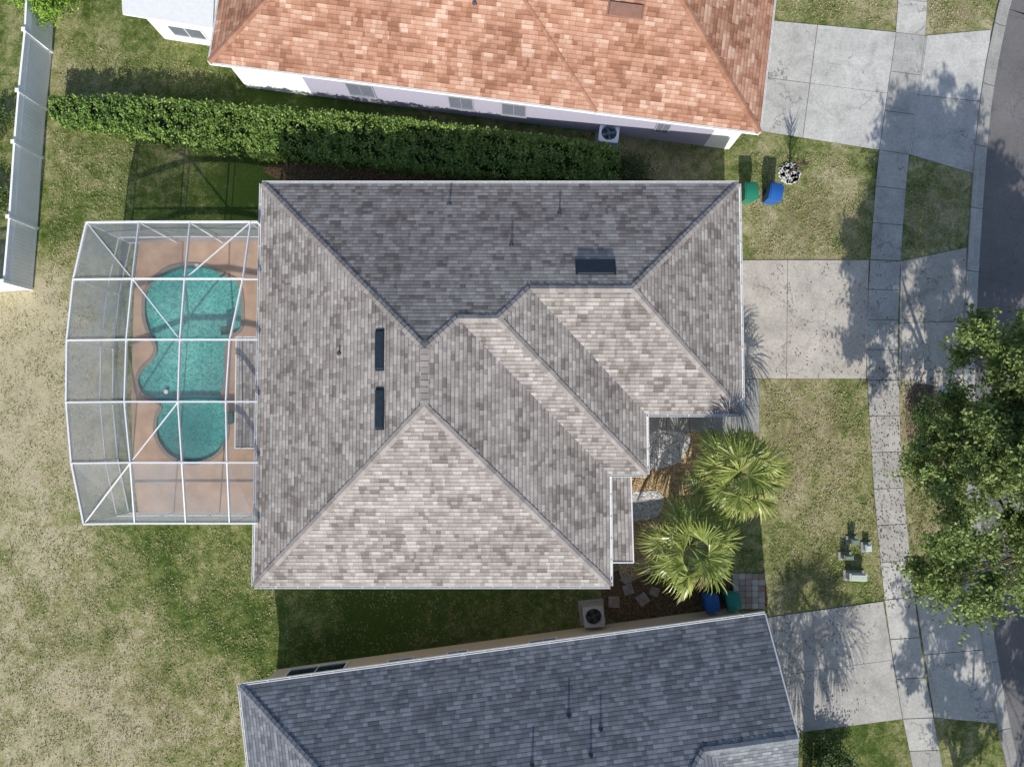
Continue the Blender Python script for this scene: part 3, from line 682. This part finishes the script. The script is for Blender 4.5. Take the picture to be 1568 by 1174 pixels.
# palms
def fan_palm(name,base,h,R_,nf,seed,dead=True):
    r=random.Random(seed); e=empty(name); base=Vector(base); top=base+Vector((r.uniform(-.15,.15),r.uniform(-.15,.15),h))
    tb=MB(); npt=14
    tb.tube([base.lerp(top,k/npt) for k in range(npt+1)],[.22*(1.25 if k==0 else 1)+(.03 if k%2 else 0) for k in range(npt+1)],12); tb.build("trunk",bark,e)
    gb=MB();db=MB();st=MB()
    for i in range(nf):
        el=math.radians(78-100*(i/nf)**.8+r.uniform(-10,10)); az=i*2.399963+r.uniform(-.3,.3)
        L=R_*(.45+.22*r.random())
        hz=Vector((math.cos(az),math.sin(az),0)); dr=hz*math.cos(el)+Vector((0,0,math.sin(el)))
        p0=top+Vector((0,0,-.12)); p1=p0+dr*L+Vector((0,0,-.06*L)); st.tube([p0,p0.lerp(p1,.5)+Vector((0,0,.06)),p1],[.028,.022,.015],5,False)
        isdead=dead and i>nf*.86
        tgt=db if isdead else gb
        side=Vector((-hz.y,hz.x,0)); fwd=(dr*.7+hz*.2+Vector((0,0,-.35))).normalized(); nrm=side.cross(fwd)
        if nrm.z<0:nrm=-nrm
        roll=r.uniform(-.9,.9); side=(side*math.cos(roll)+nrm*math.sin(roll)).normalized()
        nb=22; bl=R_*r.uniform(.45,.68)
        for k in range(nb):
            th=math.radians(-100+200*k/(nb-1)+r.uniform(-3,3)); dd=(fwd*math.cos(th)+side*math.sin(th)).normalized()
            ln=bl*(1-.3*abs(th)/1.75)*r.uniform(.85,1.08); wv=.034*r.uniform(.7,1.25)
            pr=dd.cross(nrm).normalized(); m1=p1+dd*ln*.5+Vector((0,0,.03)); m2=p1+dd*ln*.8-Vector((0,0,.08*ln)); tp=p1+dd*ln-Vector((0,0,r.uniform(.15,.5)*ln))
            tw=nrm*r.uniform(-.025,.025)
            j=len(tgt.v); tgt.v+=[tuple(q) for q in(p1-pr*.004,p1+pr*.004,m1+pr*wv+tw,m1-pr*wv-tw,m2+pr*wv*.6,m2-pr*wv*.6,tp)]
            tgt.f+=[(j,j+1,j+2,j+3),(j+3,j+2,j+4,j+5),(j+5,j+4,j+6)]
    gb.build("fronds",leaf_palm,e); 
    if db.v: db.build("dead_fronds",leaf_dead,e)
    st.build("petioles",plain("petiole",(.22,.27,.08),.5),e); return e
pa=P(1132,728,3.1); fan_palm("sabal_palm_tree",(pa.x,pa.y,0),3.1,2.2,34,1)
pb=P(1052,840,2.9); fan_palm("sabal_palm_tree",(pb.x,pb.y,0),2.9,2.15,34,2)
pd=P(1235,1245); fan_palm("sabal_palm_tree",(pd.x,pd.y,0),5.0,2.4,30,4)
# ---------------------------------------------------------------- fence
fence=empty("white_vinyl_fence"); fbm=MB()
fp=[(86,-60),(80,80),(71,168),(65,242),(58,350),(50,443)]
fw=[P(u,v) for u,v in fp]; fw.append(fw[-1]+Vector((-9,-.6,0)))
FH=1.83
for i in range(len(fw)-1):
    a_,b2=fw[i],fw[i+1]; L_=(b2-a_).length; dd=(b2-a_)/L_; nsec=max(1,round(L_/2.4))
    for s_ in range(nsec):
        p=a_+dd*(s_*L_/nsec); q=a_+dd*((s_+1)*L_/nsec)
        fbm.box((p.x,p.y,FH/2+.04),(.13,.13,FH+.08)); fbm.box((p.x,p.y,FH+.11),(.17,.17,.05))
        fbm.bar(Vector((p.x,p.y,FH)),Vector((q.x,q.y,FH)),.09,.05); fbm.bar(Vector((p.x,p.y,.12)),Vector((q.x,q.y,.12)),.05,.12)
        fbm.bar(Vector((p.x,p.y,1.45)),Vector((q.x,q.y,1.45)),.05,.08)
        ll=(q-p).length; nb=int(ll/.16)
        for k in range(nb):
            c=p+(q-p)*((k+.5)/nb); fbm.box((c.x,c.y,.79),(.155,.022,1.25),math.atan2(dd.y,dd.x))
        nl=int(ll/.11)
        for k in range(nl):
            c0=p+(q-p)*min(1,(k)/nl); c1=p+(q-p)*min(1,(k+2.6)/nl); fbm.bar(Vector((c0.x,c0.y,1.48)),Vector((c1.x,c1.y,FH-.02)),.04,.012); fbm.bar(Vector((c1.x,c1.y,1.48))+Vector((.012,0,0)),Vector((c0.x,c0.y,FH-.02))+Vector((.012,0,0)),.04,.012)
fbm.build("panels_and_posts",vinyl,fence)
# ---------------------------------------------------------------- AC units
def ac(u,v,rot,col,grc):
    e=empty("air_conditioner"); p=P(u,v); b=MB(); b.box((p.x,p.y,.05),(1.15,1.1,.12),rot); b.build("concrete_pad",conc_old,e)
    b=MB(); Rm=Matrix.Rotation(rot,2)
    def L2(x,y,z): q=Rm@Vector((x,y)); return (p.x+q.x,p.y+q.y,z)
    for k in range(15):
        z_=.16+.043*k
        cs=[(-.43,-.43),(.43,-.43),(.43,.43),(-.43,.43)]
        for i in range(4): b.bar(L2(*cs[i],z_),L2(*cs[(i+1)%4],z_),.02,.022)
    for sx in(-1,1):
        for sy in(-1,1): q=L2(sx*.42,sy*.42,.46); b.box(q,(.07,.07,.72),rot)
    zt=.84
    N_=32; i0=len(b.v)
    for k in range(N_):
        a_=2*math.pi*(k+.5)/N_; c,s_=math.cos(a_),math.sin(a_); mm=.46/max(abs(c),abs(s_)); 
        for rr,z_ in((mm,zt),(.36,zt),(.34,zt-.14)): b.v.append(L2(c*rr,s_*rr,z_))
    for k in range(N_):
        k2=(k+1)%N_
        b.f+=[(i0+3*k,i0+3*k2,i0+3*k2+1,i0+3*k+1),(i0+3*k+1,i0+3*k2+1,i0+3*k2+2,i0+3*k+2)]
    b.build("cabinet",col,e)
    b=MB(); b.box((p.x,p.y,.36),(.78,.78,.46),rot); b.build("coil",dark,e)
    b=MB(); b.tube([(p.x,p.y,.58),(p.x,p.y,.78)],[.09,.09],14)
    for k in range(4):
        a_=rot+k*1.5708; b.quad((p.x+.08*math.cos(a_),p.y+.08*math.sin(a_),.70),(p.x+.31*math.cos(a_),p.y+.31*math.sin(a_),.67),(p.x+.31*math.cos(a_+.6),p.y+.31*math.sin(a_+.6),.72),(p.x+.08*math.cos(a_+.6),p.y+.08*math.sin(a_+.6),.73))
    for rr in(.2,.29): 
        b.tube([(p.x+rr*math.cos(t_),p.y+rr*math.sin(t_),zt+.01) for t_ in np.linspace(0,6.2832,25)],[.005]*25,4)
    for k in range(8):
        a_=k*math.pi/4; b.bar((p.x,p.y,zt+.015),(p.x+.37*math.cos(a_),p.y+.37*math.sin(a_),zt+.01),.010)
    b.build("fan_and_guard",plain("fan_metal",grc,.4,.5),e)
ac(929,214,-.12,plain("ac_white",(.60,.68,.74),.5),(.08,.16,.22)); ac(906,936,.1,plain("ac_grey",(.46,.43,.38),.5),(.08,.08,.08))
# ---------------------------------------------------------------- bins
def bin_(u,v,rot,c):
    e=empty("wheelie_bin"); p=P(u,v,.5); m_=plain("bin_plastic",c,.45,.4,.08); b=MB(); b.box((p.x,p.y,.52),(.58,.66,.92),rot,.8); b.box((p.x,p.y,.965),(.62,.70,.05),rot); b.build("body",m_,e)
    b=MB(); n_=6
    Rm=Matrix.Rotation(rot,2)
    for k in range(n_):
        y0=-.37+.74*k/n_; y1=-.37+.74*(k+1)/n_; z0=1.0+.06*math.sin(math.pi*k/n_); z1=1.0+.06*math.sin(math.pi*(k+1)/n_)
        q=[Rm@Vector((x,y)) for x,y in((-.31,y0),(.31,y0),(.31,y1),(-.31,y1))]
        b.quad(*[(p.x+t_.x,p.y+t_.y,z_) for t_,z_ in zip(q,(z0,z0,z1,z1))])
        b.quad(*[(p.x+t_.x*.8,p.y+t_.y,z_+.03) for t_,z_ in zip(q,(z0,z0,z1,z1))])
    q0,q1=Rm@Vector((-.27,.42)),Rm@Vector((.27,.42)); b.bar((p.x+q0.x,p.y+q0.y,.98),(p.x+q1.x,p.y+q1.y,.98),.04)
    for s_ in(-1,1):
        q2=Rm@Vector((s_*.2,.36)); b.bar((p.x+q2.x,p.y+q2.y,.97),(p.x+(Rm@Vector((s_*.2,.43))).x,p.y+(Rm@Vector((s_*.2,.43))).y,.98),.035)
    b.build("lid_and_handle",m_,e)
    b=MB()
    for s_ in(-1,1):
        a_=Rm@Vector((s_*.25,.33)); c2=Rm@Vector((s_*.31,.33)); b.tube([(p.x+a_.x,p.y+a_.y,.13),(p.x+c2.x,p.y+c2.y,.13)],[.13,.13],16)
    b.build("wheels",dark,e)
bin_(1145,299,0,(.02,.20,.12)); bin_(1182,300,-.2,(.02,.11,.38)); bin_(1086,920,.15,(.02,.12,.36)); bin_(1118,917,.15,(.02,.22,.17))
# ---------------------------------------------------------------- utility boxes etc
def util(name,u,v,sx,sy,h,c,rot=0):
    e=empty(name); p=P(u,v,h*.5); b=MB(); b.box((p.x,p.y,h/2),(sx,sy,h),rot,1.0); b.box((p.x,p.y,h+.02),(sx+.05,sy+.05,.04),rot); b.box((p.x,p.y,h+.06),(sx*.86,sy*.8,.04),rot); b.build("cabinet",plain("util_paint",c,.5,.3,.08),e)
    b=MB(); b.box((p.x,p.y,.02),(sx+.2,sy+.2,.08),rot); b.build("pad",conc_old,e)
    b=MB(); b.box((p.x,p.y-sy/2-.012,h*.6),(.05,.03,.12),rot); b.build("latch",dark,e)
util("utility_cabinet",1310,882,.75,.28,.45,(.5,.55,.48),-.03); util("utility_cabinet",1306,828,.3,.2,.4,(.2,.24,.2)); util("utility_cabinet",1327,838,.24,.26,.3,(.55,.6,.58)); util("utility_cabinet",1296,852,.4,.16,.4,(.2,.24,.18)); 
b=MB()
for k,(u,v,s_) in enumerate([(940,921,.5),(962,902,.45),(984,917,.5),(958,886,.4),(1002,905,.4)]):
    p=P(u,v); b.box((p.x,p.y,.02),(s_,s_,.06),.3*k)
b.build("stepping_stones",plain("stone_paver",(.33,.26,.22),.9,.1,.3,5))
b=MB()
for i in range(5):
    for j_ in range(6):
        p=P(1126+i*10,882+j_*9); b.box((p.x,p.y,.02),(.28,.25,.06),.12)
b.build("brick_paver_patio",capmat("pavers",(.28,.2,.16),(.5,.45,.4)))
e=empty("bare_sapling"); p=P(1208,266); b=MB()
b.tube([p,p+Vector((.02,.05,.9)),p+Vector((.06,.05,1.7))],[.05,.035,.015],6)
for k in range(40):
    a_=random.uniform(0,6.28); z_=random.uniform(.3,1.7); q=p+Vector((.03,.04,z_)); l_=random.uniform(.3,.75); t_=q+Vector((math.cos(a_)*l_*.6,math.sin(a_)*l_*.6,l_*.9)); b.tube([q,q.lerp(t_,.5)+Vector((0,0,-.04)),t_],[.018,.013,.006],4,False)
b.build("branches",bark,e)
b=MB(); 
for k in range(160):
    a_=random.uniform(0,6.28); r_=.1+.38*math.sqrt(random.random()); b.box((p.x+r_*math.cos(a_),p.y+r_*math.sin(a_),.04),(random.uniform(.07,.13),random.uniform(.06,.12),.07),a_*3)
b.build("white_stone_ring",plain("white_stone",(.72,.71,.68),.8,.2,.1,20),e)
e=empty("mailbox"); p=P(1422,608); b=MB(); b.box((p.x,p.y,.5),(.1,.1,1.04)); b.box((p.x,p.y,1.03),(.16,.95,.06)); b.build("post",plain("post_wood",(.3,.3,.3),.8),e)
for s_ in(-1,1):
    b=MB(); y=p.y+s_*.28; n_=10
    for x0 in(-.28,.28):
        for k in range(n_+1): 
            a_=math.pi*k/n_; b.v.append((p.x+x0,y+.15*math.cos(a_),1.22+.15*math.sin(a_)))
        b.v+=[(p.x+x0,y-.15,1.07),(p.x+x0,y+.15,1.07)]
    K=n_+3
    for k in range(K): b.f.append((k,(k+1)%K,K+(k+1)%K,K+k))
    b.f+=[tuple(range(K)),tuple(reversed(range(K,2*K)))]; b.build("box",plain("mailbox_paint",(.50,.58,.70),.4,.4),e)
sm=leafmat("dark_shrub",[(0,(.03,.06,.015)),(.6,(.07,.12,.03)),(1,(.14,.2,.06))],0)
for (u,v,r_) in((1250,1150,.55),(1278,1160,.5),(1408,640,.35),(968,265,.45),(1458,640,.4),(8,200,.8),(4,300,.7)):
    q=P(u,v); broad_tree("low_shrub",(q.x,q.y,0),(q.x,q.y,.55),(r_,r_,.35),10,150,.09,sm,int(u),.03)
